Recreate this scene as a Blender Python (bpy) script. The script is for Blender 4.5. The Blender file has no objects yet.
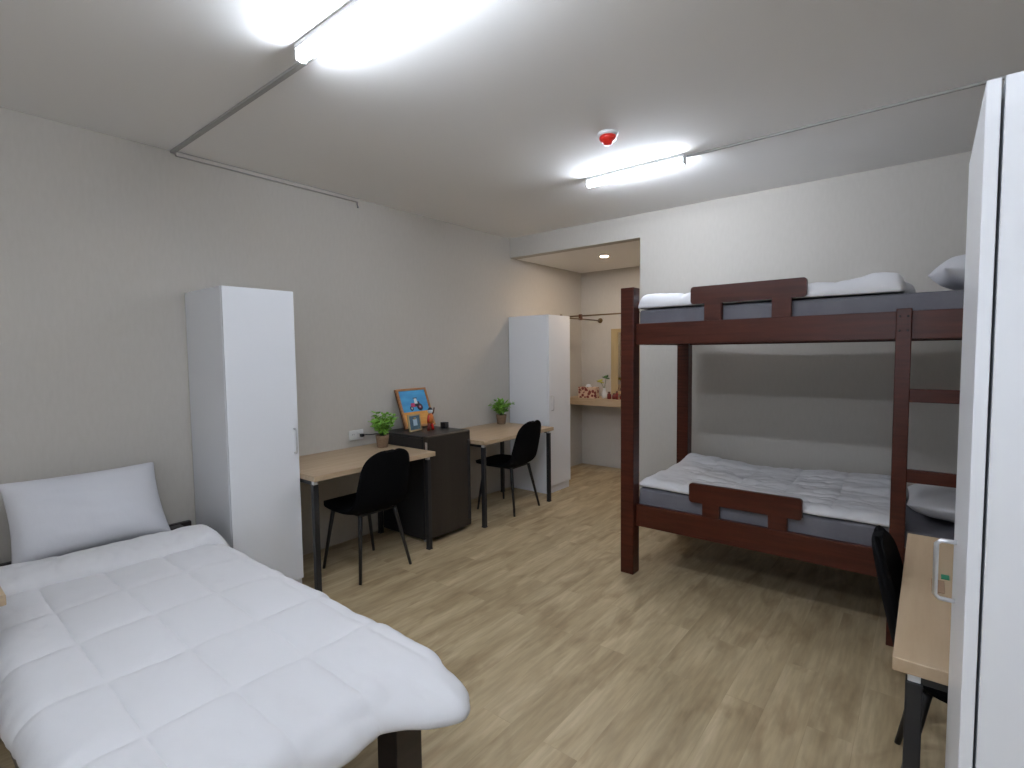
import bpy, bmesh, math, random
from mathutils import Vector, Matrix, noise

PI = math.pi
random.seed(7)
S = bpy.context.scene
C = S.collection

# ------------------------------------------------------------------ camera, world, exposure
cam_d = bpy.data.cameras.new('camera')
cam = bpy.data.objects.new('camera', cam_d)
C.objects.link(cam)
F_PX, PITCH, YAW, ROLL = 519.0, math.radians(3.463), math.radians(38.859), math.radians(-0.697)
fwd = Vector((-math.sin(YAW) * math.cos(PITCH), math.cos(YAW) * math.cos(PITCH), -math.sin(PITCH)))
rgt = Vector((math.cos(YAW), math.sin(YAW), 0))
up = rgt.cross(fwd)
r2 = math.cos(ROLL) * rgt + math.sin(ROLL) * up
u2 = -math.sin(ROLL) * rgt + math.cos(ROLL) * up
M = Matrix((r2, u2, -fwd)).transposed().to_4x4()
M.translation = Vector((3.8255, 0.0, 1.5839))
cam.matrix_world = M
cam_d.sensor_width = 36.0
cam_d.lens = 36.0 * F_PX / 1024.0
cam_d.clip_start = 0.02
S.camera = cam

world = bpy.data.worlds.new('world')
S.world = world
world.use_nodes = True
world.node_tree.nodes['Background'].inputs[0].default_value = (0.75, 0.85, 1.0, 1)
world.node_tree.nodes['Background'].inputs[1].default_value = 2.6

S.view_settings.view_transform = 'Standard'
S.view_settings.look = 'None'
S.view_settings.gamma = 1
S.view_settings.use_curve_mapping = False
S.view_settings.exposure = 0.55

LAMP = 90.0          # strength of the ceiling tubes
LAMP_COL = (0.81, 0.885, 1.0)
DOWN = 430.0          # strength of the alcove downlight
DOWN_COL = (1.0, 0.78, 0.56)

H = 2.90             # ceiling height
FAR = 4.74           # far wall
ALC_Z, ALC_X, ALC_Y = 2.677, 1.615, 6.315
RIGHT = 4.475
BACK = -2.3

# ------------------------------------------------------------------ materials
def mat(name, col, rough=0.5, metal=0.0, emis=None, strength=0.0, bump=None, vary=None, coat=0.0, sheen=0.0, spec=0.5):
    m = bpy.data.materials.new(name)
    m.use_nodes = True
    nt = m.node_tree
    b = nt.nodes['Principled BSDF']
    b.inputs['Base Color'].default_value = (*col, 1)
    b.inputs['Roughness'].default_value = rough
    b.inputs['Metallic'].default_value = metal
    b.inputs['Specular IOR Level'].default_value = spec
    if coat: b.inputs['Coat Weight'].default_value = coat
    if sheen: b.inputs['Sheen Weight'].default_value = sheen
    if emis:
        b.inputs['Emission Color'].default_value = (*emis, 1)
        b.inputs['Emission Strength'].default_value = strength
    tc = nt.nodes.new('ShaderNodeTexCoord')
    if vary:      # (second colour, scale vec, detail)
        mp = nt.nodes.new('ShaderNodeMapping'); mp.inputs['Scale'].default_value = vary[1]
        nz = nt.nodes.new('ShaderNodeTexNoise'); nz.inputs['Scale'].default_value = 1; nz.inputs['Detail'].default_value = 6
        rp = nt.nodes.new('ShaderNodeValToRGB')
        rp.color_ramp.elements[0].position = 0.32; rp.color_ramp.elements[1].position = 0.68
        rp.color_ramp.elements[0].color = (*col, 1); rp.color_ramp.elements[1].color = (*vary[0], 1)
        nt.links.new(tc.outputs['Object'], mp.inputs[0]); nt.links.new(mp.outputs[0], nz.inputs['Vector'])
        nt.links.new(nz.outputs[0], rp.inputs[0]); nt.links.new(rp.outputs[0], b.inputs['Base Color'])
    if bump:      # (scale vec, strength, distance)
        mp = nt.nodes.new('ShaderNodeMapping'); mp.inputs['Scale'].default_value = bump[0]
        nz = nt.nodes.new('ShaderNodeTexNoise'); nz.inputs['Scale'].default_value = 1; nz.inputs['Detail'].default_value = 5
        bp = nt.nodes.new('ShaderNodeBump'); bp.inputs['Strength'].default_value = bump[1]; bp.inputs['Distance'].default_value = bump[2]
        nt.links.new(tc.outputs['Object'], mp.inputs[0]); nt.links.new(mp.outputs[0], nz.inputs['Vector'])
        nt.links.new(nz.outputs[0], bp.inputs['Height']); nt.links.new(bp.outputs[0], b.inputs['Normal'])
    return m

def floor_material():
    m = bpy.data.materials.new('wood_plank_floor')
    m.use_nodes = True
    nt = m.node_tree; N = nt.nodes.new; L = nt.links.new
    b = nt.nodes['Principled BSDF']
    tc = N('ShaderNodeTexCoord')
    mp = N('ShaderNodeMapping'); mp.inputs['Rotation'].default_value = (0, 0, PI / 2)
    L(tc.outputs['Object'], mp.inputs[0])
    br = N('ShaderNodeTexBrick')
    br.offset = 0.37; br.squash = 1
    br.inputs['Color1'].default_value = (0.28, 0.28, 0.28, 1); br.inputs['Color2'].default_value = (0.72, 0.72, 0.72, 1)
    br.inputs['Mortar'].default_value = (0, 0, 0, 1)
    br.inputs['Scale'].default_value = 1
    br.inputs['Mortar Size'].default_value = 0.0009
    br.inputs['Mortar Smooth'].default_value = 0.2
    br.inputs['Brick Width'].default_value = 1.2; br.inputs['Row Height'].default_value = 0.165
    L(mp.outputs[0], br.inputs['Vector'])
    # each plank shifts its own grain
    sc = N('ShaderNodeVectorMath'); sc.operation = 'SCALE'; sc.inputs['Scale'].default_value = 9.0
    L(br.outputs['Color'], sc.inputs[0])
    ad = N('ShaderNodeVectorMath'); ad.operation = 'ADD'
    L(tc.outputs['Object'], ad.inputs[0]); L(sc.outputs[0], ad.inputs[1])
    def streak(scale, detail, dist=0.0):
        q = N('ShaderNodeMapping'); q.inputs['Scale'].default_value = scale
        n = N('ShaderNodeTexNoise'); n.inputs['Scale'].default_value = 1; n.inputs['Detail'].default_value = detail
        n.inputs['Distortion'].default_value = dist
        L(ad.outputs[0], q.inputs[0]); L(q.outputs[0], n.inputs['Vector'])
        return n
    s1 = streak((8.5, 1.0, 1), 4, 0.4); s2 = streak((60, 6, 1), 4); s3 = streak((9, 3.0, 1), 3, 0.6)
    r1 = N('ShaderNodeValToRGB')
    e = r1.color_ramp.elements
    e[0].position = 0.30; e[0].color = (0.345, 0.262, 0.150, 1)
    e[1].position = 0.70; e[1].color = (0.530, 0.425, 0.270, 1)
    k = r1.color_ramp.elements.new(0.5); k.color = (0.435, 0.342, 0.207, 1)
    L(s1.outputs[0], r1.inputs[0])
    def mix(kind, fac, a, c):
        x = N('ShaderNodeMix'); x.data_type = 'RGBA'; x.blend_type = kind
        x.inputs[0].default_value = fac
        L(a, x.inputs[6])
        if hasattr(c, 'links'): L(c, x.inputs[7])
        else: x.inputs[7].default_value = c
        return x
    g = N('ShaderNodeValToRGB'); g.color_ramp.elements[0].position = 0.35; g.color_ramp.elements[1].position = 0.65
    g.color_ramp.elements[0].color = (0.78, 0.78, 0.78, 1); g.color_ramp.elements[1].color = (1.12, 1.12, 1.12, 1)
    L(s2.outputs[0], g.inputs[0])
    m1 = mix('MULTIPLY', 0.55, r1.outputs[0], g.outputs[0])
    g3 = N('ShaderNodeValToRGB'); g3.color_ramp.elements[0].position = 0.33; g3.color_ramp.elements[1].position = 0.50
    g3.color_ramp.elements[0].color = (0.62, 0.56, 0.50, 1); g3.color_ramp.elements[1].color = (1, 1, 1, 1)
    L(s3.outputs[0], g3.inputs[0])
    m2 = mix('MULTIPLY', 0.62, m1.outputs[2], g3.outputs[0])
    tint = N('ShaderNodeValToRGB')
    tint.color_ramp.elements[0].color = (0.86, 0.86, 0.86, 1); tint.color_ramp.elements[1].color = (1.08, 1.07, 1.06, 1)
    L(br.outputs['Color'], tint.inputs[0])
    m3 = mix('MULTIPLY', 0.6, m2.outputs[2], tint.outputs[0])
    L(m3.outputs[2], b.inputs['Base Color'])
    b.inputs['Roughness'].default_value = 0.48
    b.inputs['Specular IOR Level'].default_value = 0.35
    bp = N('ShaderNodeBump'); bp.inputs['Strength'].default_value = 0.15; bp.inputs['Distance'].default_value = 0.002
    L(s2.outputs[0], bp.inputs['Height']); L(bp.outputs[0], b.inputs['Normal'])
    return m

MT = dict(
    wall=mat('wallpaper', (0.510, 0.480, 0.435), 0.9, vary=((0.530, 0.499, 0.455), (50, 50, 14)), bump=((200, 200, 150), 0.10, 0.002), spec=0.2),
    ceil=mat('ceiling_paint', (0.86, 0.845, 0.825), 0.9, bump=((60, 60, 60), 0.05, 0.002), spec=0.2),
    floor=floor_material(),
    white=mat('white_laminate', (0.80, 0.81, 0.84), 0.28, bump=((40, 40, 40), 0.02, 0.001)),
    oak=mat('pale_oak', (0.42, 0.305, 0.19), 0.45, vary=((0.49, 0.365, 0.24), (28, 2.5, 28)), bump=((70, 5, 70), 0.05, 0.001)),
    oak_edge=mat('pale_oak_edge', (0.42, 0.305, 0.19), 0.5, vary=((0.49, 0.365, 0.24), (4, 20, 60))),
    metal=mat('black_powder_metal', (0.013, 0.013, 0.015), 0.45, bump=((300, 300, 300), 0.05, 0.0005)),
    chrome=mat('satin_steel', (0.66, 0.66, 0.68), 0.3, 0.95),
    wood=mat('dark_mahogany', (0.042, 0.0085, 0.004), 0.34, vary=((0.070, 0.0155, 0.007), (5, 5, 60)), bump=((20, 20, 120), 0.06, 0.001), spec=0.28),
    woodh=mat('dark_mahogany_rail', (0.042, 0.0085, 0.004), 0.34, vary=((0.070, 0.0155, 0.007), (4, 40, 50)), bump=((12, 80, 120), 0.06, 0.001), spec=0.28),
    bedwood=mat('black_brown_wood', (0.014, 0.010, 0.011), 0.4, vary=((0.022, 0.015, 0.015), (5, 5, 50))),
    black=mat('black_velvet', (0.0028, 0.0028, 0.0034), 0.85, bump=((200, 200, 200), 0.2, 0.001), spec=0.08),
    linen=mat('white_bedding', (0.665, 0.66, 0.675), 0.9, bump=((26, 26, 26), 0.22, 0.006), spec=0.15),
    pillow=mat('white_pillowcase', (0.62, 0.62, 0.65), 0.9, bump=((14, 14, 14), 0.25, 0.008), spec=0.15),
    sheet=mat('grey_fitted_sheet', (0.125, 0.122, 0.14), 0.85, vary=((0.15, 0.147, 0.165), (8, 8, 3)), bump=((9, 9, 30), 0.3, 0.006), spec=0.2),
    fridge=mat('fridge_door_brown', (0.040, 0.032, 0.026), 0.40, 0.35, vary=((0.048, 0.039, 0.031), (2, 14, 1)), spec=0.3),
    fridge_b=mat('fridge_body_black', (0.013, 0.013, 0.015), 0.40),
    green=mat('leaf_green', (0.13, 0.34, 0.035), 0.6, vary=((0.27, 0.52, 0.07), (30, 30, 30))),
    dgreen=mat('leaf_dark_green', (0.03, 0.09, 0.02), 0.6, vary=((0.06, 0.15, 0.035), (30, 30, 30))),
    pot=mat('woven_brown_pot', (0.17, 0.105, 0.06), 0.8, vary=((0.25, 0.165, 0.10), (60, 60, 150)), bump=((90, 90, 260), 0.5, 0.003)),
    soil=mat('soil', (0.03, 0.02, 0.012), 0.95, bump=((150, 150, 150), 0.5, 0.003)),
    red=mat('red_plastic', (0.62, 0.02, 0.012), 0.35),
    dred=mat('dark_red_glaze', (0.16, 0.018, 0.015), 0.3),
    whitep=mat('white_plastic', (0.72, 0.72, 0.72), 0.4),
    greyp=mat('grey_plastic', (0.30, 0.30, 0.30), 0.5),
    trunk=mat('grey_trunking', (0.38, 0.375, 0.36), 0.6),
    blackp=mat('black_plastic', (0.012, 0.012, 0.014), 0.4),
    frame=mat('orange_wood_frame', (0.36, 0.15, 0.05), 0.45, vary=((0.45, 0.21, 0.08), (20, 20, 60))),
    framed=mat('brown_frame_edge', (0.09, 0.035, 0.018), 0.5),
    sky=mat('picture_blue', (0.035, 0.26, 0.56), 0.5, vary=((0.06, 0.36, 0.66), (18, 8, 22))),
    field=mat('picture_orange_field', (0.62, 0.25, 0.04), 0.5, vary=((0.72, 0.36, 0.08), (10, 14, 40))),
    pink=mat('picture_magenta', (0.45, 0.04, 0.14), 0.5),
    tblack=mat('picture_black', (0.015, 0.02, 0.035), 0.5),
    twhite=mat('picture_white', (0.65, 0.72, 0.75), 0.5),
    slate=mat('picture_slate', (0.05, 0.10, 0.14), 0.4, vary=((0.10, 0.18, 0.24), (90, 90, 90))),
    pblue=mat('picture_pale_blue', (0.42, 0.55, 0.66), 0.4),
    orange=mat('orange_paint', (0.60, 0.16, 0.03), 0.45),
    mirror=mat('mirror_glass', (0.75, 0.74, 0.66), 0.06, 1.0),
    ply=mat('pale_yellow_wood', (0.40, 0.30, 0.15), 0.5, vary=((0.46, 0.35, 0.19), (30, 30, 3))),
    gold=mat('aged_brass', (0.20, 0.14, 0.08), 0.35, 0.8),
    cream=mat('cream_card', (0.70, 0.55, 0.42), 0.7),
    yellow=mat('yellow_green_petals', (0.42, 0.42, 0.06), 0.7),
    glass=mat('frosted_vase', (0.62, 0.63, 0.64), 0.25),
    kgreen=mat('green_tab', (0.02, 0.22, 0.12), 0.5),
    tan=mat('tan_card', (0.30, 0.19, 0.12), 0.7),
    tube=mat('lit_tube', (1, 1, 1), 0.5, emis=LAMP_COL, strength=LAMP),
    down=mat('lit_downlight', (1, 1, 1), 0.5, emis=DOWN_COL, strength=DOWN),
)

# ------------------------------------------------------------------ mesh helpers
class MB:
    def __init__(self): self.bm = bmesh.new(); self.mats = []
    def _merge(self, t, m=None):
        if m is not None:
            if m not in self.mats: self.mats.append(m)
            i = self.mats.index(m)
            for f in t.faces: f.material_index = i
        me = bpy.data.meshes.new('tmp'); t.to_mesh(me); t.free(); self.bm.from_mesh(me); bpy.data.meshes.remove(me)
    def box(self, lo, hi, bev=0.0, seg=2, m=None, rot=None):
        t = bmesh.new(); bmesh.ops.create_cube(t, size=1)
        lo, hi = Vector(lo), Vector(hi); c = (lo + hi) / 2; d = hi - lo
        for v in t.verts: v.co = Vector((v.co.x * d.x, v.co.y * d.y, v.co.z * d.z))
        if bev: bmesh.ops.bevel(t, geom=list(t.edges), offset=bev, segments=seg, affect='EDGES', profile=0.5)
        for v in t.verts:
            if rot is not None: v.co = rot @ v.co
            v.co += c
        self._merge(t, m); return self
    def tube(self, pts, rad, n=12, m=None, closed=False):
        pts = [Vector(p) for p in pts]
        if not hasattr(rad, '__len__'): rad = [rad] * len(pts)
        t = bmesh.new(); rings = []
        ref = None
        for i, p in enumerate(pts):
            a = pts[(i - 1) % len(pts)] if (i or closed) else p
            b = pts[(i + 1) % len(pts)] if (i < len(pts) - 1 or closed) else p
            d = (b - a).normalized()
            if ref is None:
                ref = Vector((0, 0, 1)) if abs(d.z) < 0.9 else Vector((1, 0, 0))
            x = (ref - d * ref.dot(d)).normalized(); ref = x; y = d.cross(x)
            rings.append([t.verts.new(p + rad[i] * (math.cos(2 * PI * k / n) * x + math.sin(2 * PI * k / n) * y)) for k in range(n)])
        R = rings + ([rings[0]] if closed else [])
        for a, b in zip(R, R[1:]):
            for k in range(n): t.faces.new((a[k], a[(k + 1) % n], b[(k + 1) % n], b[k]))
        if not closed:
            t.faces.new(list(reversed(rings[0]))); t.faces.new(rings[-1])
        for f in t.faces: f.smooth = len(f.verts) == 4
        bmesh.ops.recalc_face_normals(t, faces=t.faces)
        self._merge(t, m); return self
    def lathe(self, prof, c=(0, 0, 0), n=24, m=None, axis='z'):
        t = bmesh.new(); rings = []
        for r, z in prof:
            r = max(r, 1e-4)
            rings.append([t.verts.new((r * math.cos(2 * PI * k / n), r * math.sin(2 * PI * k / n), z)) for k in range(n)])
        for a, b in zip(rings, rings[1:]):
            for k in range(n):
                f = t.faces.new((a[k], a[(k + 1) % n], b[(k + 1) % n], b[k])); f.smooth = True
        t.faces.new(list(reversed(rings[0]))); t.faces.new(rings[-1])
        for v in t.verts:
            if axis == 'y': v.co = Vector((v.co.x, v.co.z, v.co.y))
            if axis == 'x': v.co = Vector((v.co.z, v.co.x, v.co.y))
            v.co += Vector(c)
        bmesh.ops.recalc_face_normals(t, faces=t.faces)
        self._merge(t, m); return self
    def prism(self, outline, y0, y1, bev=0.0, m=None, plane='xz'):
        # outline in (a, z); extruded along the third axis from y0 to y1
        t = bmesh.new()
        P = (lambda a, z, y: Vector((a, y, z))) if plane == 'xz' else ((lambda a, z, y: Vector((y, a, z))) if plane == 'yz' else (lambda a, z, y: Vector((a, z, y))))
        v0 = [t.verts.new(P(a, z, y0)) for a, z in outline]; v1 = [t.verts.new(P(a, z, y1)) for a, z in outline]
        f0 = t.faces.new(v0); f1 = t.faces.new(list(reversed(v1))); n = len(outline)
        for k in range(n): t.faces.new((v0[(k + 1) % n], v0[k], v1[k], v1[(k + 1) % n]))
        bmesh.ops.recalc_face_normals(t, faces=t.faces)
        if bev:
            es = list(f0.edges) + list(f1.edges)
            bmesh.ops.bevel(t, geom=es, offset=bev, segments=2, affect='EDGES')
        self._merge(t, m); return self
    def build(self, name, m=None, parent=None, smooth=False):
        me = bpy.data.meshes.new(name)
        if smooth:
            for f in self.bm.faces: f.smooth = True
        self.bm.to_mesh(me); self.bm.free()
        for q in ([m] if m else self.mats): me.materials.append(q)
        o = bpy.data.objects.new(name, me); C.objects.link(o)
        if parent: o.parent = parent
        return o

def grid_obj(name, pts, m, parent=None, solid=0.0, sub=1, offset=0.0):
    """pts: rows of points -> smooth sheet, given thickness"""
    bm = bmesh.new()
    V = [[bm.verts.new(p) for p in row] for row in pts]
    for i in range(len(V) - 1):
        for j in range(len(V[0]) - 1):
            f = bm.faces.new((V[i][j], V[i + 1][j], V[i + 1][j + 1], V[i][j + 1])); f.smooth = True
    me = bpy.data.meshes.new(name); bm.to_mesh(me); bm.free()
    me.materials.append(m)
    o = bpy.data.objects.new(name, me); C.objects.link(o)
    if parent: o.parent = parent
    if solid:
        s = o.modifiers.new('thickness', 'SOLIDIFY'); s.thickness = solid; s.offset = offset
    if sub:
        s = o.modifiers.new('smooth', 'SUBSURF'); s.levels = sub; s.render_levels = sub
    return o

def tag(o, label, cat, group=None):
    o['label'] = label; o['category'] = cat
    if group: o['group'] = group
    return o
def thing(name, label, cat, loc=(0, 0, 0), rz=0.0, group=None):
    o = bpy.data.objects.new(name, None); C.objects.link(o)
    o.empty_display_size = 0.1; o.location = loc; o.rotation_euler = (0, 0, rz)
    return tag(o, label, cat, group)
def struct(name, mb, m):
    o = mb.build(name, m); o['kind'] = 'structure'; return o
def copy_thing(root, loc, rz, label, group=None):
    r = root.copy(); C.objects.link(r); r.location = loc; r.rotation_euler = (0, 0, rz); r['label'] = label
    if group: r['group'] = group
    for ch in list(root.children):
        c = ch.copy(); C.objects.link(c); c.parent = r
        for g in ch.children:
            d = g.copy(); C.objects.link(d); d.parent = c
    return r
def fbm(x, y, z, o=3):
    s, a = 0.0, 1.0
    for _ in range(o):
        s += a * noise.noise(Vector((x, y, z))); x *= 2; y *= 2; z *= 2; a *= 0.5
    return s
def sstep(a, b, x):
    t = max(0.0, min(1.0, (x - a) / (b - a))); return t * t * (3 - 2 * t)

# ------------------------------------------------------------------ the room
T = 0.12
struct('floor', MB().box((-T, BACK - T, -0.1), (RIGHT + T, ALC_Y + T, 0)), MT['floor'])
struct('ceiling', MB().box((-T, BACK - T, H), (RIGHT + T, FAR + T, H + 0.1)), MT['ceil'])
struct('wall_left', MB().box((-T, BACK - T, 0), (0, ALC_Y + T, H)), MT['wall'])
struct('wall_right', MB().box((RIGHT, BACK - T, 0), (RIGHT + T, FAR + T, H)), MT['wall'])
WX0, WX1, WZ0, WZ1 = 2.7, 4.25, 0.95, 2.25  # opening for an added, unseen window that lights the right wardrobe's near side
struct('wall_front', MB().box((0, BACK - T, 0), (WX0, BACK, H)).box((WX1, BACK - T, 0), (RIGHT, BACK, H)).box((WX0, BACK - T, 0), (WX1, BACK, WZ0)).box((WX0, BACK - T, WZ1), (WX1, BACK, H)), MT['wall'])
wn = MB()
for a, b_ in (((WX0, WZ0), (WX1, WZ0 + 0.05)), ((WX0, WZ1 - 0.05), (WX1, WZ1)), ((WX0, WZ0), (WX0 + 0.05, WZ1)), ((WX1 - 0.05, WZ0), (WX1, WZ1)), ((WX0 + 0.75, WZ0), (WX0 + 0.80, WZ1))):
    wn.box((a[0], BACK - 0.085, a[1]), (b_[0], BACK - 0.035, b_[1]), 0.003)
struct('added_window_1', wn, MT['whitep'])  # frame of the added window, out of view behind the camera
pd = bpy.data.lights.new('added_window_portal', 'AREA'); pd.shape = 'RECTANGLE'; pd.size = WX1 - WX0; pd.size_y = WZ1 - WZ0
pd.cycles.is_portal = True
po = bpy.data.objects.new('added_window_portal', pd); C.objects.link(po)
po.location = ((WX0 + WX1) / 2, BACK - 0.10, (WZ0 + WZ1) / 2); po.rotation_euler = (PI / 2, 0, 0)
struct('wall_back', MB().box((ALC_X, FAR, 0), (RIGHT, FAR + T, H)).box((0, FAR, ALC_Z), (ALC_X, FAR + T, H)), MT['wall'])
struct('wall_alcove_back', MB().box((0, ALC_Y, 0), (ALC_X + T, ALC_Y + T, H)), MT['wall'])
struct('wall_alcove_right', MB().box((ALC_X, FAR + T, 0), (ALC_X + T, ALC_Y, H)), MT['wall'])
struct('ceiling_alcove', MB().box((0, FAR + T, ALC_Z), (ALC_X, ALC_Y, ALC_Z + 0.06)), MT['ceil'])

# ------------------------------------------------------------------ ceiling fittings
def ceiling_lamp(loc, length, label):
    t = thing('tube_light', label, 'ceiling light', loc, 0, 'tube lights on the ceiling')
    MB().box((0, -0.028, -0.024), (length, 0.028, 0), 0.003).box((-0.006, -0.024, -0.066), (0.008, 0.024, 0), 0.003).box((length - 0.008, -0.024, -0.066), (length + 0.006, 0.024, 0), 0.003).build('housing', MT['whitep'], t)
    MB().tube([(0.008, 0, -0.050), (length - 0.008, 0, -0.050)], 0.019, 16).build('tube', MT['tube'], t)
    return t
ceiling_lamp((1.69, 1.235, H), 1.2, 'bright white tube light cut off by the top edge of the photo')
ceiling_lamp((1.752, 3.52, H), 0.75, 'bright white tube light on the ceiling beside the red detector')
ceiling_lamp((3.1, -0.50, H), 1.2, 'added unseen tube light behind the viewpoint that brightens the right wardrobe')  # extra lamp added out of view to brighten the right wardrobe's near side
tr = MB().box((0.0, 1.288, H - 0.014), (1.74, 1.316, H), 0.003).build('cable_trunking', MT['trunk'])
tag(tr, 'grey cable trunking crossing the ceiling from left wall to tube light', 'cable trunking')
tr = MB().box((2.50, 3.545, H - 0.014), (RIGHT - 0.005, 3.565, H), 0.003).build('cable_trunking', MT['trunk'])
tag(tr, 'grey cable trunking running right from the tube light beside the detector', 'cable trunking')
tr = thing('cable_trunking', 'pale cable trunking along the top of the left wall with hanging hook', 'cable trunking', (0, 1.318, H))
MB().box((0.001, 0, -0.030), (0.022, 1.367, -0.002), 0.003).build('cover', MT['wall'], tr)
MB().box((0.022, 0, -0.032), (0.025, 1.367, -0.029)).box((0.022, 0, -0.005), (0.025, 1.367, -0.002)).build('edge_line', MT['trunk'], tr)
MB().tube([(0.014, 1.357, -0.03), (0.014, 1.357, -0.055), (0.016, 1.360, -0.062)], 0.005, 8).tube([(0.016, 1.360, -0.064), (0.018, 1.362, -0.078)], 0.008, 8).build('hook', MT['greyp'], tr)
dt = thing('heat_detector', 'round red heat detector on a white base on the ceiling', 'detector', (2.27, 2.884, H))
MB().lathe([(0.062, 0), (0.062, -0.012), (0.056, -0.020), (0.0, -0.020)]).build('base', MT['whitep'], dt)
MB().lathe([(0.050, -0.020), (0.052, -0.034), (0.046, -0.044), (0.030, -0.052), (0.026, -0.064), (0.018, -0.070), (0.0, -0.071)]).build('dome', MT['red'], dt)
dl = thing('downlight', 'small round warm downlight in the alcove ceiling', 'ceiling light', (0.88, 5.37, ALC_Z))
MB().lathe([(0.040, -0.001), (0.040, -0.006), (0.056, -0.006), (0.060, -0.001), (0.060, 0.0)]).build('ring', MT['whitep'], dl)
MB().lathe([(0.039, -0.002), (0.039, -0.007), (0.0, -0.0075)]).build('lens', MT['down'], dl)

# ------------------------------------------------------------------ wardrobes
def wardrobe(label, loc, rz, w, d, h, hy, handle_z=(0.94, 1.10)):
    t = thing('wardrobe', label, 'wardrobe', loc, rz, 'white wardrobes')
    MB().box((0.004, 0, 0.075), (d - 0.022, w, h), 0.0015).box((0.004, 0.002, 0), (d - 0.022, w - 0.002, 0.078)).build('body', MT['white'], t)
    MB().box((0.0, 0.002, 0.0), (0.004, w - 0.002, h - 0.004)).build('back_panel', MT['trunk'], t)
    dr = MB().box((d - 0.018, 0.001, 0.085), (d, w - 0.001, h - 0.001), 0.0015).build('door', MT['white'], t)
    z0, z1 = handle_z; r = 0.0048; q = d + 0.034
    MB().tube([(d - 0.002, hy, z0), (q - 0.008, hy, z0), (q, hy, z0 + 0.008), (q, hy, z1 - 0.008), (q - 0.008, hy, z1), (d - 0.002, hy, z1)], r, 10).build('handle', MT['chrome'], dr)
    return t
wardrobe('tall white wardrobe between the single bed and a desk', (0.005, 1.33, 0), 0, 0.444, 0.564, 2.0, 0.412)
wardrobe('tall white wardrobe in the alcove opening beyond the far desk', (0.005, 4.69, 0), 0, 0.43, 0.564, 1.995, 0.042)
wardrobe('tall white wardrobe filling the right edge of the photo', (4.450, 1.595, 0), PI, 0.475, 0.568, 2.0, 0.14, (1.032, 1.162))

# ------------------------------------------------------------------ desks
HD = 0.796
def desk(label, loc, rz, L, D, a=0.035, b=0.045, a2=None, group='wooden desks with black legs'):
    # local: x from wall (0) to front (D), y from 0 to L
    t = thing('desk', label, 'desk', loc, rz, group)
    dt_ = MB().box((0.0, 0, HD - 0.036), (D, L, HD), 0.003).build('desktop', MT['oak'], t)
    w = 0.036; a2 = a2 or a
    for y in (a, L - a2):
        for x in (b + 0.02, D - b):
            lg = MB().box((x - w / 2, y - w / 2, 0.008), (x + w / 2, y + w / 2, HD - 0.062), 0.003).build('leg', MT['metal'], t)
            MB().box((x - w / 2 - 0.002, y - w / 2 - 0.002, 0), (x + w / 2 + 0.002, y + w / 2 + 0.002, 0.01), 0.002).build('foot_cap', MT['blackp'], lg)
            MB().box((x - 0.014, y - 0.014, HD - 0.064), (x + 0.014, y + 0.014, HD - 0.036), 0.003).build('bracket', MT['whitep'], t)
        MB().box((b + 0.02, y - 0.012, HD - 0.064), (D - b, y + 0.012, HD - 0.037)).build('cross_bar', MT['metal'], t)
    MB().box((b + 0.012, a, HD - 0.072), (b + 0.032, L - a2, HD - 0.037)).build('cross_bar', MT['metal'], t)
    return t
desk('pale oak desk beside the tall wardrobe near the single bed', (0.005, 1.776, 0), 0, 1.058, 0.738, 0.024, 0.042, 0.05)
desk('pale oak desk between the black fridge and the far wardrobe', (0.005, 3.41, 0), 0, 1.095, 0.75)
desk('pale oak desk behind the wardrobe handle at the right', (RIGHT - 0.005, 2.744, 0), PI, 1.138, RIGHT - 3.777)
desk('pale oak desk corner cut off by the left edge of the photo', (0.72, -0.60, 0), 0, 0.85, 0.72, 0.26)

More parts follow.
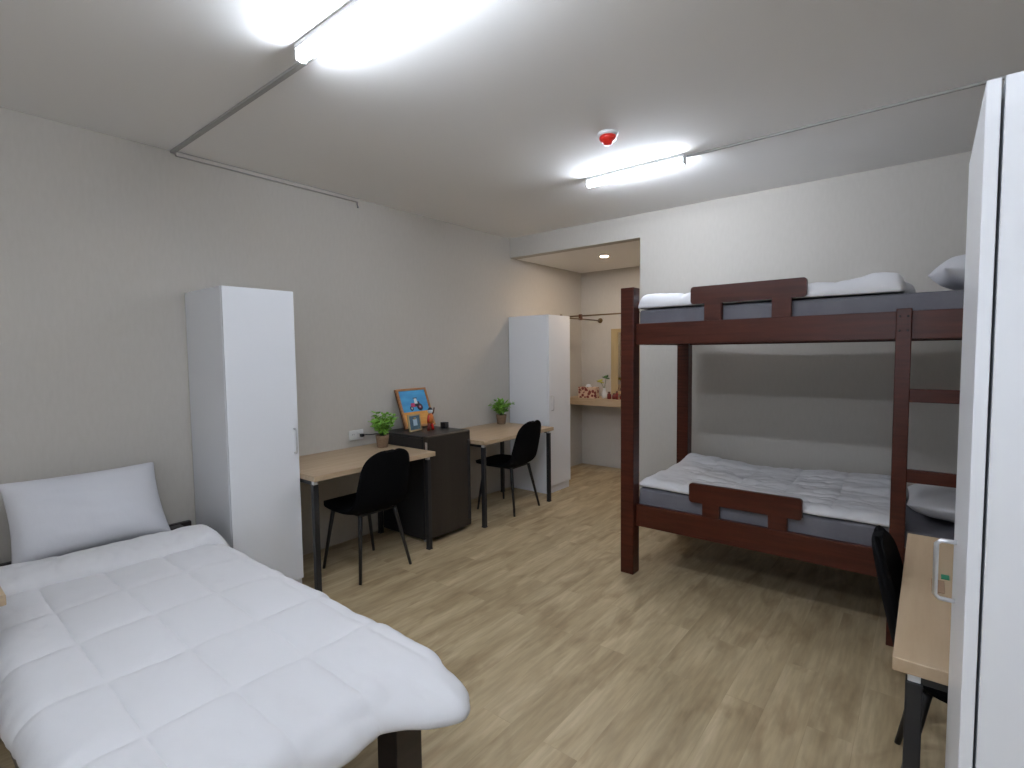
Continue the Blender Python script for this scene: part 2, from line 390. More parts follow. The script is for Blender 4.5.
# ------------------------------------------------------------------ chairs
def catmull(P, n):
    out = []
    Q = [P[0]] + list(P) + [P[-1]]
    m = len(P) - 1
    for i in range(n + 1):
        t = i / n * m; k = min(int(t), m - 1); t -= k
        a, b, c, d = Q[k], Q[k + 1], Q[k + 2], Q[k + 3]
        out.append([0.5 * (2 * b[j] + (c[j] - a[j]) * t + (2 * a[j] - 5 * b[j] + 4 * c[j] - d[j]) * t * t + (3 * b[j] - a[j] - 3 * c[j] + d[j]) * t ** 3) for j in range(len(b))])
    return out
def make_chair(label, loc, rz):
    # faces local +x
    t = thing('desk_chair', label, 'chair', loc, rz, 'black padded desk chairs')
    #        x      z     half w  side lift  side forward
    P = [(0.305, 0.450, 0.110, 0.000, 0.0), (0.295, 0.470, 0.165, 0.000, 0.0), (0.20, 0.476, 0.208, 0.004, 0.0), (0.04, 0.468, 0.226, 0.012, 0.0),
         (-0.10, 0.462, 0.228, 0.030, 0.0), (-0.180, 0.482, 0.224, 0.055, 0.008), (-0.222, 0.540, 0.216, 0.050, 0.030), (-0.245, 0.620, 0.214, 0.02, 0.040),
         (-0.262, 0.700, 0.210, 0.00, 0.040), (-0.278, 0.775, 0.202, 0.0, 0.036), (-0.288, 0.832, 0.188, 0, 0.028), (-0.294, 0.868, 0.162, 0, 0.018), (-0.298, 0.890, 0.124, 0, 0.010), (-0.300, 0.901, 0.080, 0, 0.004), (-0.301, 0.905, 0.035, 0, 0.0)]
    rows = []
    for x, z, w, lift, fw in catmull(P, 34):
        rows.append([Vector((x + fw * (s / 7) ** 2, w * math.sin(PI / 2 * s / 7), z + lift * abs(s / 7) ** 2.2)) for s in range(-7, 8)])
    grid_obj('seat_shell', rows, MT['black'], t, 0.034, 1, 0.0)
    MB().box((-0.15, -0.15, 0.436), (0.17, 0.15, 0.452), 0.006).build('under_frame', MT['blackp'], t)
    for sx in (1, -1):
        for sy in (1, -1):
            MB().tube([(0.19 if sx > 0 else -0.145, sy * 0.15, 0.446), (0.192 if sx > 0 else -0.15, sy * 0.153, 0.42), (sx * 0.228, sy * 0.222, 0.0)], [0.016, 0.0155, 0.0105], 12).build('leg', MT['metal'], t)
    return t
ch = make_chair('black padded chair at the desk nearest the single bed', (0.585, 2.27, 0), PI)
copy_thing(ch, (0.50, 4.05, 0), PI + 0.06, 'black padded chair at the desk beyond the fridge')
copy_thing(ch, (3.995, 2.29, 0), 0.0, 'black padded chair at the right desk, partly hidden behind desk corner')

# ------------------------------------------------------------------ fridge
fx, fy0, fy1, fh = 0.640, 2.842, 3.352, 0.900
fr = thing('mini_fridge', 'black mini fridge standing between the two left desks', 'fridge', (0.03, fy0, 0))
w = fy1 - fy0
MB().box((0.0, 0, 0.025), (fx - 0.095, w, fh - 0.022), 0.006).build('body', MT['fridge_b'], fr)
MB().box((0.0, -0.002, fh - 0.022), (fx - 0.093, w + 0.002, fh), 0.005).build('top_panel', MT['fridge_b'], fr)
door = MB().box((fx - 0.088, 0, 0.04), (fx - 0.03, w, fh + 0.002), 0.012, 3).build('door', MT['fridge'], fr)
MB().box((fx - 0.075, w - 0.045, 0.10), (fx - 0.024, w - 0.012, fh - 0.08), 0.006).build('handle', MT['fridge_b'], door)
MB().box((fx - 0.06, -0.001, fh - 0.11), (fx - 0.036, 0.004, fh - 0.045), 0.001).build('hinge_cap', MT['chrome'], door)
for (x, y) in ((0.06, 0.05), (0.06, w - 0.05), (fx - 0.12, 0.04), (fx - 0.12, w - 0.04)):
    MB().lathe([(0.014, 0), (0.016, 0.006), (0.016, 0.028)], (x, y, 0), 12).build('foot', MT['greyp'], fr)

# picture frames etc. on the fridge
pf = thing('picture_frame', 'large orange framed tractor picture leaning on the wall above fridge', 'picture frame', (0.180, 3.185, fh + 0.012), 0)
lean = Matrix.Rotation(-0.37, 4, 'Y')
pw_, ph_ = 0.355, 0.375
def leanpart(mb, name, m=None, parent=pf):
    for v in mb.bm.verts: v.co = (lean @ v.co.to_4d()).to_3d()
    return mb.build(name, m, parent)
fm = MB()
b_ = 0.020
fm.box((-0.020, -pw_ / 2, 0), (0, pw_ / 2, b_), 0.002).box((-0.020, -pw_ / 2, ph_ - b_), (0, pw_ / 2, ph_), 0.002)
fm.box((-0.020, -pw_ / 2, b_), (0, -pw_ / 2 + b_, ph_ - b_), 0.002).box((-0.020, pw_ / 2 - b_, b_), (0, pw_ / 2, ph_ - b_), 0.002)
frm = leanpart(fm, 'frame', MT['frame'])
fm = MB().box((-0.028, -pw_ / 2 - 0.004, -0.000), (-0.020, pw_ / 2 + 0.004, ph_ + 0.003))
leanpart(fm, 'backing', MT['framed'])
pc = MB()
pc.box((-0.014, -pw_ / 2 + b_, 0.150), (-0.009, pw_ / 2 - b_, ph_ - b_), m=MT['sky'])
pc.box((-0.014, -pw_ / 2 + b_, b_), (-0.009, pw_ / 2 - b_, 0.150), m=MT['field'])
pic = leanpart(pc, 'picture')
tc_ = MB()
def disc(y, z, r, m, x): tc_.lathe([(0.0, x - 0.001), (r, x - 0.001), (r, x), (0.0, x)], (0, y, z), 20, m, 'x')
tc_.prism([(-0.055, 0.195), (0.02, 0.195), (0.02, 0.232), (-0.045, 0.232)], -0.009, -0.0075, m=MT['pink'], plane='yz')
tc_.prism([(0.0, 0.200), (0.06, 0.200), (0.055, 0.245), (0.0, 0.245)], -0.0088, -0.0070, m=MT['tblack'], plane='yz')
tc_.prism([(-0.002, 0.225), (0.036, 0.225), (0.030, 0.275), (0.004, 0.275)], -0.009, -0.0065, m=MT['twhite'], plane='yz')
tc_.prism([(-0.006, 0.275), (0.042, 0.275), (0.040, 0.283), (-0.004, 0.283)], -0.009, -0.006, m=MT['tblack'], plane='yz')
disc(-0.048, 0.182, 0.021, MT['tblack'], -0.0065); disc(-0.048, 0.182, 0.010, MT['twhite'], -0.0055)
disc(0.052, 0.190, 0.034, MT['tblack'], -0.0065); disc(0.052, 0.190, 0.017, MT['pink'], -0.0055); disc(0.052, 0.190, 0.008, MT['twhite'], -0.0050)
leanpart(tc_, 'tractor_image', None, pic)

sf = thing('picture_frame', 'small slate blue frame in front of the large tractor picture', 'picture frame', (0.315, 3.005, fh + 0.004), 0.12)
lean = Matrix.Rotation(-0.16, 4, 'Y')
m_ = MB().box((-0.014, -0.078, 0), (0, 0.078, 0.014), 0.002).box((-0.014, -0.078, 0.136), (0, 0.078, 0.15), 0.002).box((-0.014, -0.078, 0.014), (0, -0.064, 0.136), 0.002).box((-0.014, 0.064, 0.014), (0, 0.078, 0.136), 0.002)
leanpart(m_, 'frame', MT['ply'], sf)
p_ = leanpart(MB().box((-0.009, -0.064, 0.014), (-0.004, 0.064, 0.136)), 'picture', MT['slate'], sf)
leanpart(MB().box((-0.005, -0.020, 0.048), (-0.002, 0.030, 0.108), 0.0008), 'pale_panel', MT['pblue'], p_)
sp_ = MB().box((-0.06, -0.012, 0.0), (-0.054, 0.012, 0.12)); 
for v in sp_.bm.verts: v.co.x += 0.35 * v.co.z
sp_.build('easel_strut', MT['ply'], sf)

fg = thing('figurine', 'red and orange carved figurine with white head beside small frame', 'figurine', (0.375, 3.115, fh + 0.001), 0.3)
fg.scale = (1.15, 1.35, 1.08)
MB().tube([(0, -0.004, 0.06), (0, 0, 0.09), (0, 0.002, 0.125), (0, 0.004, 0.145)], [0.020, 0.024, 0.020, 0.010], 14).build('torso', MT['orange'], fg, True)
MB().tube([(0, -0.008, 0.07), (0.004, -0.024, 0.035), (0.006, -0.030, 0.004)], [0.013, 0.010, 0.012], 10).build('leg', MT['dred'], fg)
MB().tube([(0, 0.006, 0.07), (0.004, 0.022, 0.035), (0.006, 0.026, 0.004)], [0.013, 0.010, 0.012], 10).build('leg', MT['red'], fg)
MB().tube([(0, -0.018, 0.125), (0.008, -0.036, 0.10), (0.012, -0.040, 0.075)], [0.008, 0.007, 0.006], 8).build('arm', MT['red'], fg)
MB().tube([(0, 0.018, 0.125), (0.006, 0.036, 0.145), (0.008, 0.044, 0.185)], [0.008, 0.006, 0.005], 8).build('arm', MT['framed'], fg)
MB().lathe([(0.0, 0.140), (0.012, 0.143), (0.019, 0.155), (0.019, 0.167), (0.012, 0.178), (0, 0.181)], (0, 0.004, 0), 16).build('head', MT['twhite'], fg)
MB().lathe([(0.020, 0.172), (0.014, 0.182), (0.007, 0.190), (0.0, 0.191)], (0, 0.004, 0), 14).build('cap', MT['tblack'], fg)
bb = MB().box((-0.028, -0.028, 0), (0.028, 0.028, 0.050), 0.004).box((-0.012, -0.012, 0.050), (0.012, 0.012, 0.0525), 0.001).build('small_box', MT['blackp'])
bb.location = (0.345, 3.318, fh + 0.001); tag(bb, 'small black cube shaped box at the right end of the fridge top', 'box')

# ------------------------------------------------------------------ wall socket
so = thing('wall_socket', 'white double wall socket left of the small potted plant', 'wall socket', (0.002, 2.60, 0.895))
MB().box((0.0, -0.07, -0.042), (0.010, 0.07, 0.042), 0.003).build('plate', MT['whitep'], so)
for y in (-0.034, 0.034):
    o = MB().box((0.009, y - 0.024, -0.024), (0.0125, y + 0.024, 0.024), 0.001).build('outlet', MT['whitep'], so)
    MB().box((0.0122, y - 0.010, 0.002), (0.0132, y - 0.007, 0.012)).box((0.0122, y + 0.007, 0.002), (0.0132, y + 0.010, 0.012)).build('slot', MT['blackp'], o)
pl = thing('power_plug', 'black plug and cable running from the wall socket to the fridge', 'plug', (0.0, 2.644, 0.888))
MB().box((0.013, -0.015, -0.013), (0.042, 0.015, 0.013), 0.004).build('plug_body', MT['blackp'], pl)
MB().tube([(0.038, 0, 0), (0.046, 0.03, 0.004), (0.036, 0.08, -0.004), (0.03, 0.13, -0.006), (0.026, 0.19, -0.01), (0.018, 0.222, -0.03), (0.014, 0.226, -0.2)], 0.0045, 8).build('cable', MT['blackp'], pl)

# ------------------------------------------------------------------ potted plants
def leaf(bm, base, d, L, W, droop, roll):
    d = d.normalized(); side = d.cross(Vector((0, 0, 1)))
    side = side.normalized() if side.length > 1e-3 else Vector((1, 0, 0))
    side = (Matrix.Rotation(roll, 3, d) @ side)
    n = 5; prev = None
    for i in range(n + 1):
        t = i / n
        p = base + d * (L * t) + Vector((0, 0, -droop * t * t * L))
        wv = W * math.sin(PI * (0.08 + 0.9 * t)) * 0.5
        nrm = d.cross(side)
        a = bm.verts.new(p - side * wv + nrm * wv * 0.3); m = bm.verts.new(p); b = bm.verts.new(p + side * wv + nrm * wv * 0.3)
        if prev:
            for f in ((prev[0], prev[1], m, a), (prev[1], prev[2], b, m)):
                q = bm.faces.new(f); q.smooth = True
        prev = (a, m, b)
def plant(label, loc, seed, height, spread, nst, m, pr=0.050, phh=0.095):
    rnd = random.Random(seed)
    t = thing('potted_plant', label, 'potted plant', loc, 0, 'small potted plants on the desks')
    MB().lathe([(pr * 0.74, 0), (pr * 0.78, 0.004), (pr * 0.93, phh * 0.7), (pr, phh), (pr * 0.92, phh), (pr * 0.88, phh - 0.01), (0.0, phh - 0.011)], n=24).build('pot', MT['pot'], t)
    MB().lathe([(pr * 0.86, phh - 0.012), (pr * 0.5, phh - 0.006), (0, phh - 0.004)], n=16).build('soil', MT['soil'], t)
    mb = MB(); st = MB()
    for i in range(nst):
        a = rnd.uniform(0, 2 * PI); tilt = rnd.uniform(0.02, 1.0) ** 0.8
        hh = height * rnd.uniform(0.55, 1.0) * (1 - 0.35 * tilt)
        top = Vector((math.cos(a) * spread * tilt, math.sin(a) * spread * tilt, phh + hh))
        b0 = Vector((math.cos(a) * 0.014, math.sin(a) * 0.014, phh - 0.008))
        mid = (b0 + top) / 2 + Vector((0, 0, 0.015))
        st.tube([b0, mid, top], [0.0022, 0.0018, 0.001], 5)
        for k in range(11):
            f = 0.2 + 0.8 * k / 10
            p = b0.lerp(mid, f * 2) if f < 0.5 else mid.lerp(top, f * 2 - 1)
            aa = a + rnd.uniform(-1.9, 1.9) + (PI if k % 3 == 0 else 0)
            leaf(mb.bm, p, Vector((math.cos(aa), math.sin(aa), rnd.uniform(0.1, 1.3))), rnd.uniform(0.034, 0.068), rnd.uniform(0.016, 0.030), rnd.uniform(0, 0.8), rnd.uniform(-0.8, 0.8))
    st.build('stems', MT['dgreen'], t); mb.build('foliage', m, t)
    return t
plant('small bushy green plant in brown pot on the desk near the fridge', (0.235, 2.70, HD + 0.001), 3, 0.235, 0.135, 30, MT['green'], 0.056, 0.105)
plant('small bushy green plant in brown pot on the farther desk', (0.135, 4.385, HD + 0.001), 11, 0.21, 0.135, 30, MT['green'], 0.06, 0.10)

# ------------------------------------------------------------------ alcove shelf, rails and the things there
SHZ, SHY = 0.972, 5.90
sh = MB().box((0.0, SHY, SHZ - 0.092), (ALC_X, ALC_Y, SHZ), 0.003).build('shelf', MT['oak_edge'])
tag(sh, 'thick pale wooden counter shelf along the alcove back wall', 'shelf')
ra = thing('clothes_rail', 'thin dark clothes rail with brackets high in the alcove', 'clothes rail', (0, 0, 0))
MB().tube([(0.0, 5.80, 2.045), (ALC_X, 5.80, 2.045)], 0.0095, 10).build('rail', MT['gold'], ra)
MB().tube([(0.30, 5.15, 2.005), (0.30, ALC_Y, 2.005)], 0.0085, 10).build('rail', MT['gold'], ra)
MB().lathe([(0.036, 0), (0.034, 0.010), (0.016, 0.016), (0.012, 0.03)], (0.0, 5.80, 2.045), 18, None, 'x').build('flange', MT['gold'], ra)
MB().lathe([(0.036, 0), (0.034, -0.010), (0.016, -0.016), (0.012, -0.03)], (0.30, ALC_Y, 2.005), 18, None, 'y').build('flange', MT['gold'], ra)
MB().box((0.28, 5.78, 1.99), (0.32, 5.82, 2.065), 0.006).build('clamp', MT['framed'], ra)
mr = thing('wall_mirror', 'tall mirror with pale wooden frame on alcove back wall', 'mirror', (0.475, ALC_Y - 0.002, 1.0))
mw, mh = 0.50, 0.885
MB().box((0, -0.022, 0), (0.10, -0.001, mh), 0.003).box((mw - 0.10, -0.022, 0), (mw, -0.001, mh), 0.003).box((0.10, -0.022, 0), (mw - 0.10, -0.001, 0.05), 0.003).box((0.10, -0.022, mh - 0.05), (mw - 0.10, -0.001, mh), 0.003).build('frame', MT['ply'], mr)
MB().box((0.098, -0.012, 0.048), (mw - 0.098, -0.006, mh - 0.048)).build('glass', MT['mirror'], mr)

def spotted():
    m = mat('spotted_card', (0.62, 0.46, 0.34), 0.7)
    nt = m.node_tree; b = nt.nodes['Principled BSDF']; tc = nt.nodes.new('ShaderNodeTexCoord')
    v = nt.nodes.new('ShaderNodeTexVoronoi'); v.inputs['Scale'].default_value = 24
    r = nt.nodes.new('ShaderNodeValToRGB'); r.color_ramp.interpolation = 'CONSTANT'
    r.color_ramp.elements[0].color = (0.17, 0.022, 0.018, 1); r.color_ramp.elements[1].position = 0.50; r.color_ramp.elements[1].color = (0.60, 0.42, 0.30, 1)
    nt.links.new(tc.outputs['Object'], v.inputs['Vector']); nt.links.new(v.outputs['Distance'], r.inputs[0]); nt.links.new(r.outputs[0], b.inputs['Base Color'])
    return m
tb = thing('tissue_box', 'red and cream spotted tissue box on the alcove counter', 'tissue box', (0.305, 5.99, SHZ), 0.08)
MB().box((-0.125, -0.06, 0), (0.125, 0.06, 0.145), 0.006).build('box', spotted(), tb)
MB().lathe([(0.045, 0.1455), (0.030, 0.160), (0.034, 0.172), (0.010, 0.180), (0, 0.178)], (0, 0, 0), 9).build('tissue', MT['linen'], tb)
va = thing('flower_vase', 'pale vase with two stems of blooms between box and jars', 'vase', (0.52, 6.02, SHZ))
MB().lathe([(0.026, 0), (0.034, 0.02), (0.036, 0.06), (0.022, 0.10), (0.018, 0.125), (0.021, 0.135), (0.016, 0.134), (0.012, 0.11), (0, 0.108)]).build('vessel', MT['glass'], va)
for (dx, z, m) in ((-0.055, 0.215, 'yellow'), (0.028, 0.27, 'dgreen')):
    s = MB().tube([(0, 0, 0.115), (dx * 0.4, 0, 0.17), (dx, 0, z)], 0.003, 6).build('stem', MT['dgreen'], va)
    f = MB()
    for k in range(16):
        a = k * 2.4; e = 0.3 + 1.1 * ((k * 0.618) % 1)
        leaf(f.bm, Vector((dx, 0, z)), Vector((math.cos(a) * math.cos(e), math.sin(a) * math.cos(e), math.sin(e) - 0.35)), 0.058, 0.034, 0.2, 0.3)
    f.build('bloom', MT[m], s)
for i, (x, hh, r, lab) in enumerate(((0.620, 0.095, 0.026, 'dark red jar on the alcove counter nearest the vase'), (0.680, 0.075, 0.027, 'squat dark red jar behind its taller neighbour on the alcove counter'),
                                   (0.730, 0.108, 0.021, 'tallest dark red bottle in the row on the alcove counter'), (0.785, 0.070, 0.026, 'dark red jar closest to the bunk bed post on the alcove counter'))):
    j = thing('jar', lab, 'jar', (x, 5.97 + 0.02 * (i % 2), SHZ), 0, 'dark red jars on the alcove counter')
    MB().lathe([(r * 0.85, 0), (r, 0.006), (r, hh * 0.6), (r * 0.6, hh * 0.75), (r * 0.5, hh * 0.8)], n=18).build('body', MT['dred'], j)
    MB().lathe([(r * 0.62, hh * 0.78), (r * 0.62, hh), (0, hh)], n=16).build('lid', MT['framed'], j)

# ------------------------------------------------------------------ single bed
bd = thing('single_bed', 'low black-brown wooden single bed under the white quilt', 'bed', (0, 0, 0))
BX0, BX1, BY0, BY1 = 0.03, 2.53, 0.22, 1.20
for (x, y) in ((BX0, BY0 - 0.01), (BX0, BY1 - 0.085), (BX1 - 0.115, BY0 + 0.03), (BX1 - 0.115, BY1 - 0.195)):
    hgt = 0.50 if x < 1 else 0.42
    MB().box((x, y, 0), (x + 0.105, y + 0.105, hgt), 0.004).build('leg', MT['bedwood'], bd)
MB().box((BX0, BY0 - 0.02, 0.30), (BX0 + 0.035, BY1 + 0.085, 0.505), 0.004).build('headboard', MT['bedwood'], bd)
MB().box((BX0 + 0.09, BY0, 0.32), (BX1 - 0.02, BY0 + 0.028, 0.42), 0.003).build('side_rail', MT['bedwood'], bd)
MB().box((BX0 + 0.09, BY1 - 0.058, 0.32), (BX1 - 0.02, BY1 - 0.03, 0.42), 0.003).build('side_rail', MT['bedwood'], bd)
MB().box((BX1 - 0.20, BY0 + 0.03, 0.36), (BX1 - 0.17, BY1 - 0.05, 0.41), 0.003).build('end_rail', MT['bedwood'], bd)
MB().box((BX0 + 0.08, BY0 + 0.02, 0.40), (BX1 - 0.03, BY1 - 0.05, 0.418)).build('slat_base', MT['bedwood'], bd)
def soft_box(lo, hi, bev=0.035):
    return MB().box(lo, hi, bev, 4)
mt_ = soft_box((BX0 + 0.06, BY0 + 0.03, 0.42), (BX1 - 0.06, BY1 - 0.05, 0.470)).build('mattress', MT['sheet'], None, True)
tag(mt_, 'dark grey covered mattress on the low single bed', 'mattress')

def bed_quilt():
    """thick quilt in sewn squares, draped over the foot and both sides"""
    X0, X1, Y0, Y1 = 0.74, BX1 - 0.04, BY0 + 0.075, BY1 - 0.07
    ZT = 0.527
    r = 0.07; hang_f, hang_s = 0.110, 0.12
    nx, ny = 130, 96
    u0, u1 = X0 - 0.02, X1 + hang_f
    v0, v1 = Y0 - hang_s, Y1 + hang_s
    rows = []
    for i in range(nx + 1):
        u = u0 + (u1 - u0) * i / nx
        row = []
        for j in range(ny + 1):
            v = v0 + (v1 - v0) * j / ny
            ex = max(0.0, u - X1); ey = v - Y1 if v > Y1 else (v - Y0 if v < Y0 else 0.0)
            if ex > 0 and ey != 0:      # round the cloth's corner
                a_, c_ = ex / hang_f, abs(ey) / hang_s
                k_ = max(a_, c_) / math.hypot(a_, c_); ex *= k_; ey *= k_
            d = math.hypot(ex, ey)
            # sewn squares
            su = abs(math.sin(PI * (u - 1.10) / 0.36)); sv = abs(math.sin(PI * (v - 0.185) / 0.237))
            puff = 0.013 * (min(1, su * 3.0) ** 0.6) * (min(1, sv * 2.6) ** 0.6)
            puff += 0.010 * fbm(u * 3.1, v * 3.1, 0.3) + 0.004 * fbm(u * 11, v * 11, 2.1)
            sag = 0.012 * math.sin((u - X0) * 2.1) * math.sin(PI * (v - Y0) / (Y1 - Y0))
            if d <= 0:
                p = Vector((u, v, 0)); n = Vector((0, 0, 1)); z = 0.0
            else:
                dx, dy = ex / d, ey / d
                a = min(d / r, PI / 2)
                rest = max(0.0, d - r * PI / 2)
                corner = min(ex, abs(ey)) / (d + 1e-6)
                flare = rest * (0.25 + 0.75 * corner)
                hor = r * math.sin(a) + flare
                z = -(r * (1 - math.cos(a)) + rest * (0.93 - 0.25 * corner))
                p = Vector((min(u, X1) + dx * hor, (Y1 if ey > 0 else (Y0 if ey < 0 else v)) + dy * hor, 0))
                lobe = math.exp(-((v - 1.10) / 0.13) ** 2) * (1 if ex > 0 else 0)
                p.x += lobe * 0.15 * sstep(0.0, 0.10, ex); z += lobe * 0.01 * sstep(0.05, 0.15, ex)
                n = Vector((dx * math.sin(a), dy * math.sin(a), math.cos(a)))
                # loose folds on the foot hang
                w = sstep(0.02, 0.10, d)
                ph = math.atan2(ex, abs(ey) + 1e-6)
                puff += w * 0.012 * math.sin(v * 19 + 1.2 * math.sin(v * 7)) * (1 if ex > 0 else 0.3)
                puff += w * 0.018 * fbm(u * 7, v * 7, 5.0)
                puff += lobe * 0.014 * fbm(u * 16, v * 16, 9.0) * sstep(0.0, 0.05, ex)
            p.z = ZT + z + sag
            p += n * puff
            row.append(p)
        rows.append(row)
    o = grid_obj('quilt', rows, MT['linen'], None, 0.045, 1, 0.0)
    tag(o, 'thick white quilt in sewn squares spread over the single bed', 'quilt')
    # turned-back band at the head end: same quilt, its own piece
    rows = []
    nx, ny = 26, 90
    for i in range(nx + 1):
        t = i / nx
        row = []
        for j in range(ny + 1):
            s = j / ny; v = (Y0 - 0.10) + (Y1 - Y0 + 0.20) * s
            sk = 0.035 * math.sin(3 * s) + 0.10 * (s - 0.45)
            xa = 0.43 + sk + 0.012 * math.sin(s * 9); xb = 0.765 + 0.008 * math.sin(s * 11 + 1) + 0.05 * (s - 0.5)
            u = xa + (xb - xa) * t
            roll = 0.070 * (max(0, math.sin(PI * min(1, 0.04 + t * 0.96))) ** 0.35)
            z = ZT + roll + 0.012 * fbm(u * 5, v * 5, 8.0) + 0.006 * fbm(u * 17, v * 17, 4.0)
            ey = v - Y1 if v > Y1 else (Y0 - v if v < Y0 else 0.0)
            z -= 0.9 * ey * sstep(0, 0.10, ey) + ey * ey * 2
            row.append(Vector((u, v, z)))
        rows.append(row)
    f = grid_obj('turned_back_edge', rows, MT['linen'], o, 0.055, 1, 0.0)
    return o
bed_quilt()

def pillow(label, loc, rot, L, W, TH, seed=0, group=None, material='pillow'):
    """L along local x, W along local y, thickness along z"""
    n, m = 28, 20
    bm = bmesh.new()
    def surf(sgn):
        V = []
        for i in range(n + 1):
            row = []
            for j in range(m + 1):
                a, b = i / n * 2 - 1, j / m * 2 - 1
                e = max(0.0, (1 - abs(a) ** 2.6)) ** 0.55 * max(0.0, (1 - abs(b) ** 2.6)) ** 0.55
                pinx = 1 - 0.05 * (1 - b * b) * abs(a) ** 3; piny = 1 - 0.05 * (1 - a * a) * abs(b) ** 3
                x = a * L / 2 * pinx; y = b * W / 2 * piny
                z = sgn * (TH / 2 * e + 0.003) + 0.010 * fbm(a * 1.8 + seed, b * 1.8, sgn * 2.0) * e
                row.append(bm.verts.new((x, y, z)))
            V.append(row)
        for i in range(n):
            for j in range(m):
                q = (V[i][j], V[i + 1][j], V[i + 1][j + 1], V[i][j + 1])
                f = bm.faces.new(q if sgn > 0 else tuple(reversed(q))); f.smooth = True
        return V
    A = surf(1); B = surf(-1)
    ra_ = [A[i][0] for i in range(n + 1)] + [A[n][j] for j in range(1, m + 1)] + [A[i][m] for i in range(n - 1, -1, -1)] + [A[0][j] for j in range(m - 1, 0, -1)]
    rb_ = [B[i][0] for i in range(n + 1)] + [B[n][j] for j in range(1, m + 1)] + [B[i][m] for i in range(n - 1, -1, -1)] + [B[0][j] for j in range(m - 1, 0, -1)]
    for k in range(len(ra_)):
        f = bm.faces.new((ra_[k], rb_[k], rb_[(k + 1) % len(ra_)], ra_[(k + 1) % len(ra_)])); f.smooth = True
    bmesh.ops.recalc_face_normals(bm, faces=bm.faces)
    me = bpy.data.meshes.new('pillow'); bm.to_mesh(me); bm.free(); me.materials.append(MT[material])
    o = bpy.data.objects.new('pillow', me); C.objects.link(o)
    o.location = loc; o.rotation_euler = rot
    s = o.modifiers.new('smooth', 'SUBSURF'); s.levels = 1; s.render_levels = 1
    return tag(o, label, 'pillow', group)
pillow('white pillow leaning on the wall at the head of the single bed', (0.245, 0.730, 0.748), (0, math.radians(58), 0), 0.46, 0.69, 0.17, 1.0)

# ------------------------------------------------------------------ bunk bed
bk = thing('bunk_bed', 'dark red-brown wooden bunk bed against the back wall', 'bunk bed', (0, 0, 0))
PX0, PX1, PY0, PY1, PW, BH = 2.132, 4.345, 3.32, 4.462, 0.098, 2.022
for (x, y) in ((PX0, PY0), (PX1 - PW, PY0), (PX0, PY1 - PW), (PX1 - PW, PY1 - PW)):
    MB().box((x, y, 0), (x + PW, y + PW, BH if y == PY0 else 1.95), 0.005).build('post', MT['wood'], bk)
RY = PY0 + 0.042
zs = ((0.347, 0.502), (1.628, 1.773))
for z0, z1 in zs:
    MB().box((PX0 + PW - 0.002, RY, z0), (PX1 - PW + 0.002, RY + 0.032, z1), 0.003).build('side_rail', MT['woodh'], bk)
    MB().box((PX0 + PW - 0.002, PY1 - 0.06, z0), (PX1 - PW + 0.002, PY1 - 0.03, z1), 0.003).build('side_rail', MT['woodh'], bk)
    for x in (PX0 + 0.03, PX1 - 0.06):
        MB().box((x, PY0 + PW - 0.002, z0), (x + 0.03, PY1 - PW + 0.002, z1), 0.003).build('end_rail', MT['woodh'], bk)
    MB().box((PX0 + 0.06, RY + 0.032, z0 + 0.035), (PX1 - 0.06, PY1 - 0.06, z0 + 0.055)).build('slat_base', MT['woodh'], bk)
MB().box((PX1 - 0.055, PY0 + PW - 0.002, 1.86), (PX1 - 0.03, PY1 - PW + 0.002, 1.98), 0.004).build('end_rail', MT['woodh'], bk)
def guard(zr, zt0, zt1):
    r = 0.02
    def arc(cx, cz, a0, a1): return [(cx + r * math.cos(a0 + (a1 - a0) * k / 5), cz + r * math.sin(a0 + (a1 - a0) * k / 5)) for k in range(6)]
    x0, x1 = 2.606, 3.270
    ul, ur = (2.694, 2.802), (3.088, 3.193)
    out = arc(x0 + r, zt0 + r, PI * 1.5, PI) + arc(x0 + r, zt1 - r, PI, PI / 2) + arc(x1 - r, zt1 - r, PI / 2, 0) + arc(x1 - r, zt0 + r, 0, -PI / 2)
    out += [(ur[1], zt0), (ur[1], zr), (ur[0], zr), (ur[0], zt0), (ul[1], zt0), (ul[1], zr), (ul[0], zr), (ul[0], zt0)]
    MB().prism(out, RY + 0.001, RY + 0.031, 0.003).build('guard_board', MT['woodh'], bk)
guard(0.501, 0.584, 0.710); guard(1.772, 1.882, 1.992)
LX = (3.683, 4.09)
for x in LX:
    lp = MB().box((x, RY - 0.034, 0.0), (x + 0.066, RY - 0.001, 1.785), 0.004).build('ladder_post', MT['wood'], bk)
    bs = MB()
    for dx in (0.016, 0.050):
        for z in (1.672, 1.745): bs.lathe([(0.005, 0), (0.005, -0.003), (0, -0.0035)], (x + dx, RY - 0.034, z), 10, None, 'y')
    bs.build('bolt', MT['blackp'], lp)
for z in (0.475, 0.890, 1.306):
    MB().box((LX[0] + 0.064, RY - 0.031, z), (LX[1] + 0.002, RY - 0.006, z + 0.068), 0.004).build('ladder_rung', MT['woodh'], bk)

def bunk_mattress(z0, z1, label):
    o = MB().box((PX0 + PW + 0.003, RY + 0.036, z0), (PX1 - PW - 0.01, PY1 - 0.066, z1), 0.022, 4).build('mattress', MT['sheet'], None, True)
    return tag(o, label, 'mattress', 'grey mattresses of the bunk bed')
bunk_mattress(0.404, 0.614, 'grey mattress on the lower bunk')
bunk_mattress(1.684, 1.868, 'grey mattress on the upper bunk')

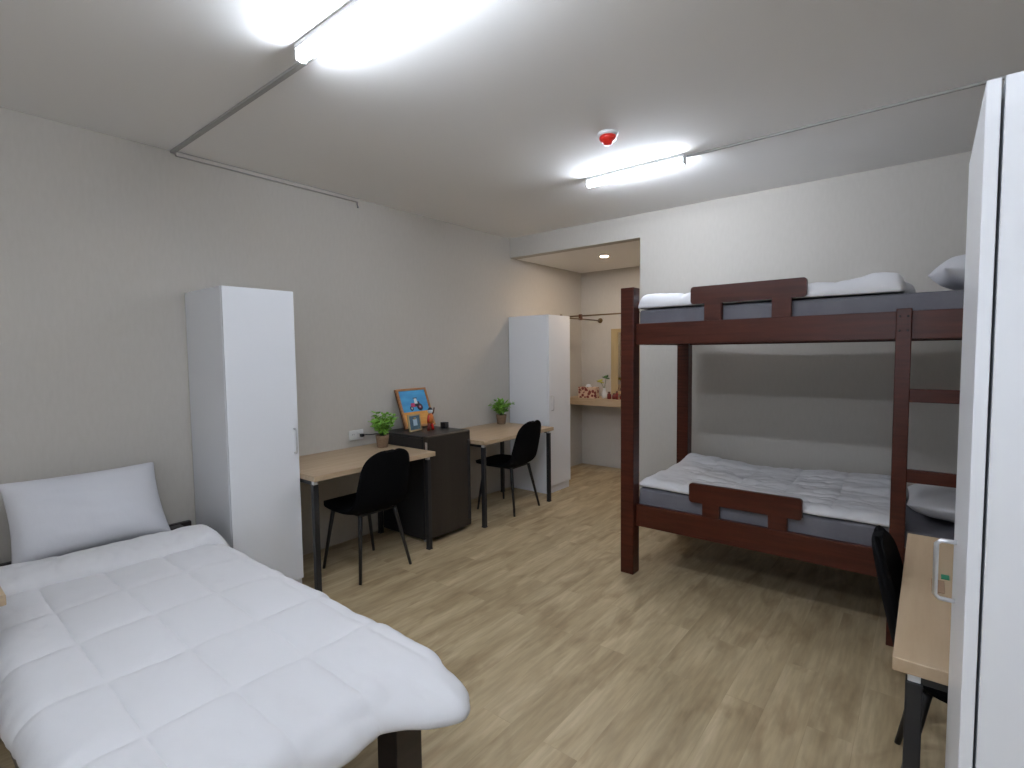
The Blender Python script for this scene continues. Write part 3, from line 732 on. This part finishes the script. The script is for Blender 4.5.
def bunk_duvet(label, x0, x1, zt, fh, seed, amp=0.022, backlift=0.0, endroll=0.0, edge=0.05, leftlift=0.0):
    nx, ny = 130, 90
    y0, y1 = RY + 0.046, PY1 - 0.085
    rows = []
    for i in range(nx + 1):
        a = i / nx; row = []
        for j in range(ny + 1):
            b = j / ny
            ye = y0 + 0.006 * math.sin(a * 11 + seed) + 0.006 * math.sin(a * 23)
            x = x0 + (x1 - x0) * a + (0.02 * math.sin(b * 8 + seed) + 0.012 * math.sin(b * 19)) * sstep(0.8, 1, a)
            y = ye + (y1 - ye) * b
            e = min(1, (min(a, 1 - a) * (x1 - x0)) / edge, (min(b, 1 - b) * (y1 - y0)) / 0.06)
            e = max(0, e); roundn = math.sqrt(1 - (1 - e) ** 2)
            z = zt + fh * roundn
            z += amp * roundn * (fbm(x * 1.3 + seed, y * 6.0, seed) + 0.55 * fbm(x * 9, y * 9, seed + 3) + 0.35 * fbm(x * 6, y * 22, seed + 7))
            z += leftlift * math.exp(-((x - x0) / 0.22) ** 2) * roundn
            su = abs(math.sin(PI * (x - x0) / 0.29)); sv = abs(math.sin(PI * (y - y0) / 0.25))
            z -= 0.008 * roundn * (1 - min(1, su * 3) * min(1, sv * 3))
            z += backlift * sstep(0.5, 1, b) * roundn * (0.65 + 0.5 * math.cos(a * 7))
            z += endroll * math.exp(-((x1 - 0.10 - x) / 0.11) ** 2) * roundn
            row.append(Vector((x, y, z)))
        rows.append(row)
    o = grid_obj('duvet', rows, MT['linen'], None, 0.03, 1, 1.0)
    # thickness grows upward from the sheet; keep the closed edge on the mattress
    for md in o.modifiers:
        if md.type == 'SOLIDIFY': md.offset = 1.0
    return tag(o, label, 'duvet', 'white duvets on the bunk bed')
bunk_duvet('white crumpled duvet spread on the lower bunk', PX0 + PW + 0.014, 3.70, 0.616, 0.030, 1.3, 0.020, 0.035)
bunk_duvet('white duvet folded along the upper bunk', PX0 + PW + 0.012, 3.70, 1.872, 0.050, 4.1, 0.018, 0.0, 0.035, 0.015, 0.030)
pillow('white pillow on the upper bunk beside the wardrobe edge', (4.04, 3.80, 1.985), (math.radians(3), math.radians(5), 0.12), 0.42, 0.62, 0.20, 2.0, None)
pillow('white pillow on the lower bunk behind the ladder', (3.97, 3.78, 0.712), (math.radians(-3), math.radians(3), 0.02), 0.46, 0.62, 0.17, 3.0, None)

# ------------------------------------------------------------------ small card on the right desk
nc = thing('note_card', 'small brown card with green tab on the right desk', 'card', (3.872, 2.18, HD), 0.0)
MB().box((-0.022, -0.06, 0), (0.012, 0.055, 0.003), 0.001).build('card', MT['tan'], nc)
MB().box((0.004, 0.075, 0), (0.026, 0.115, 0.004), 0.001).build('tab', MT['kgreen'], nc)
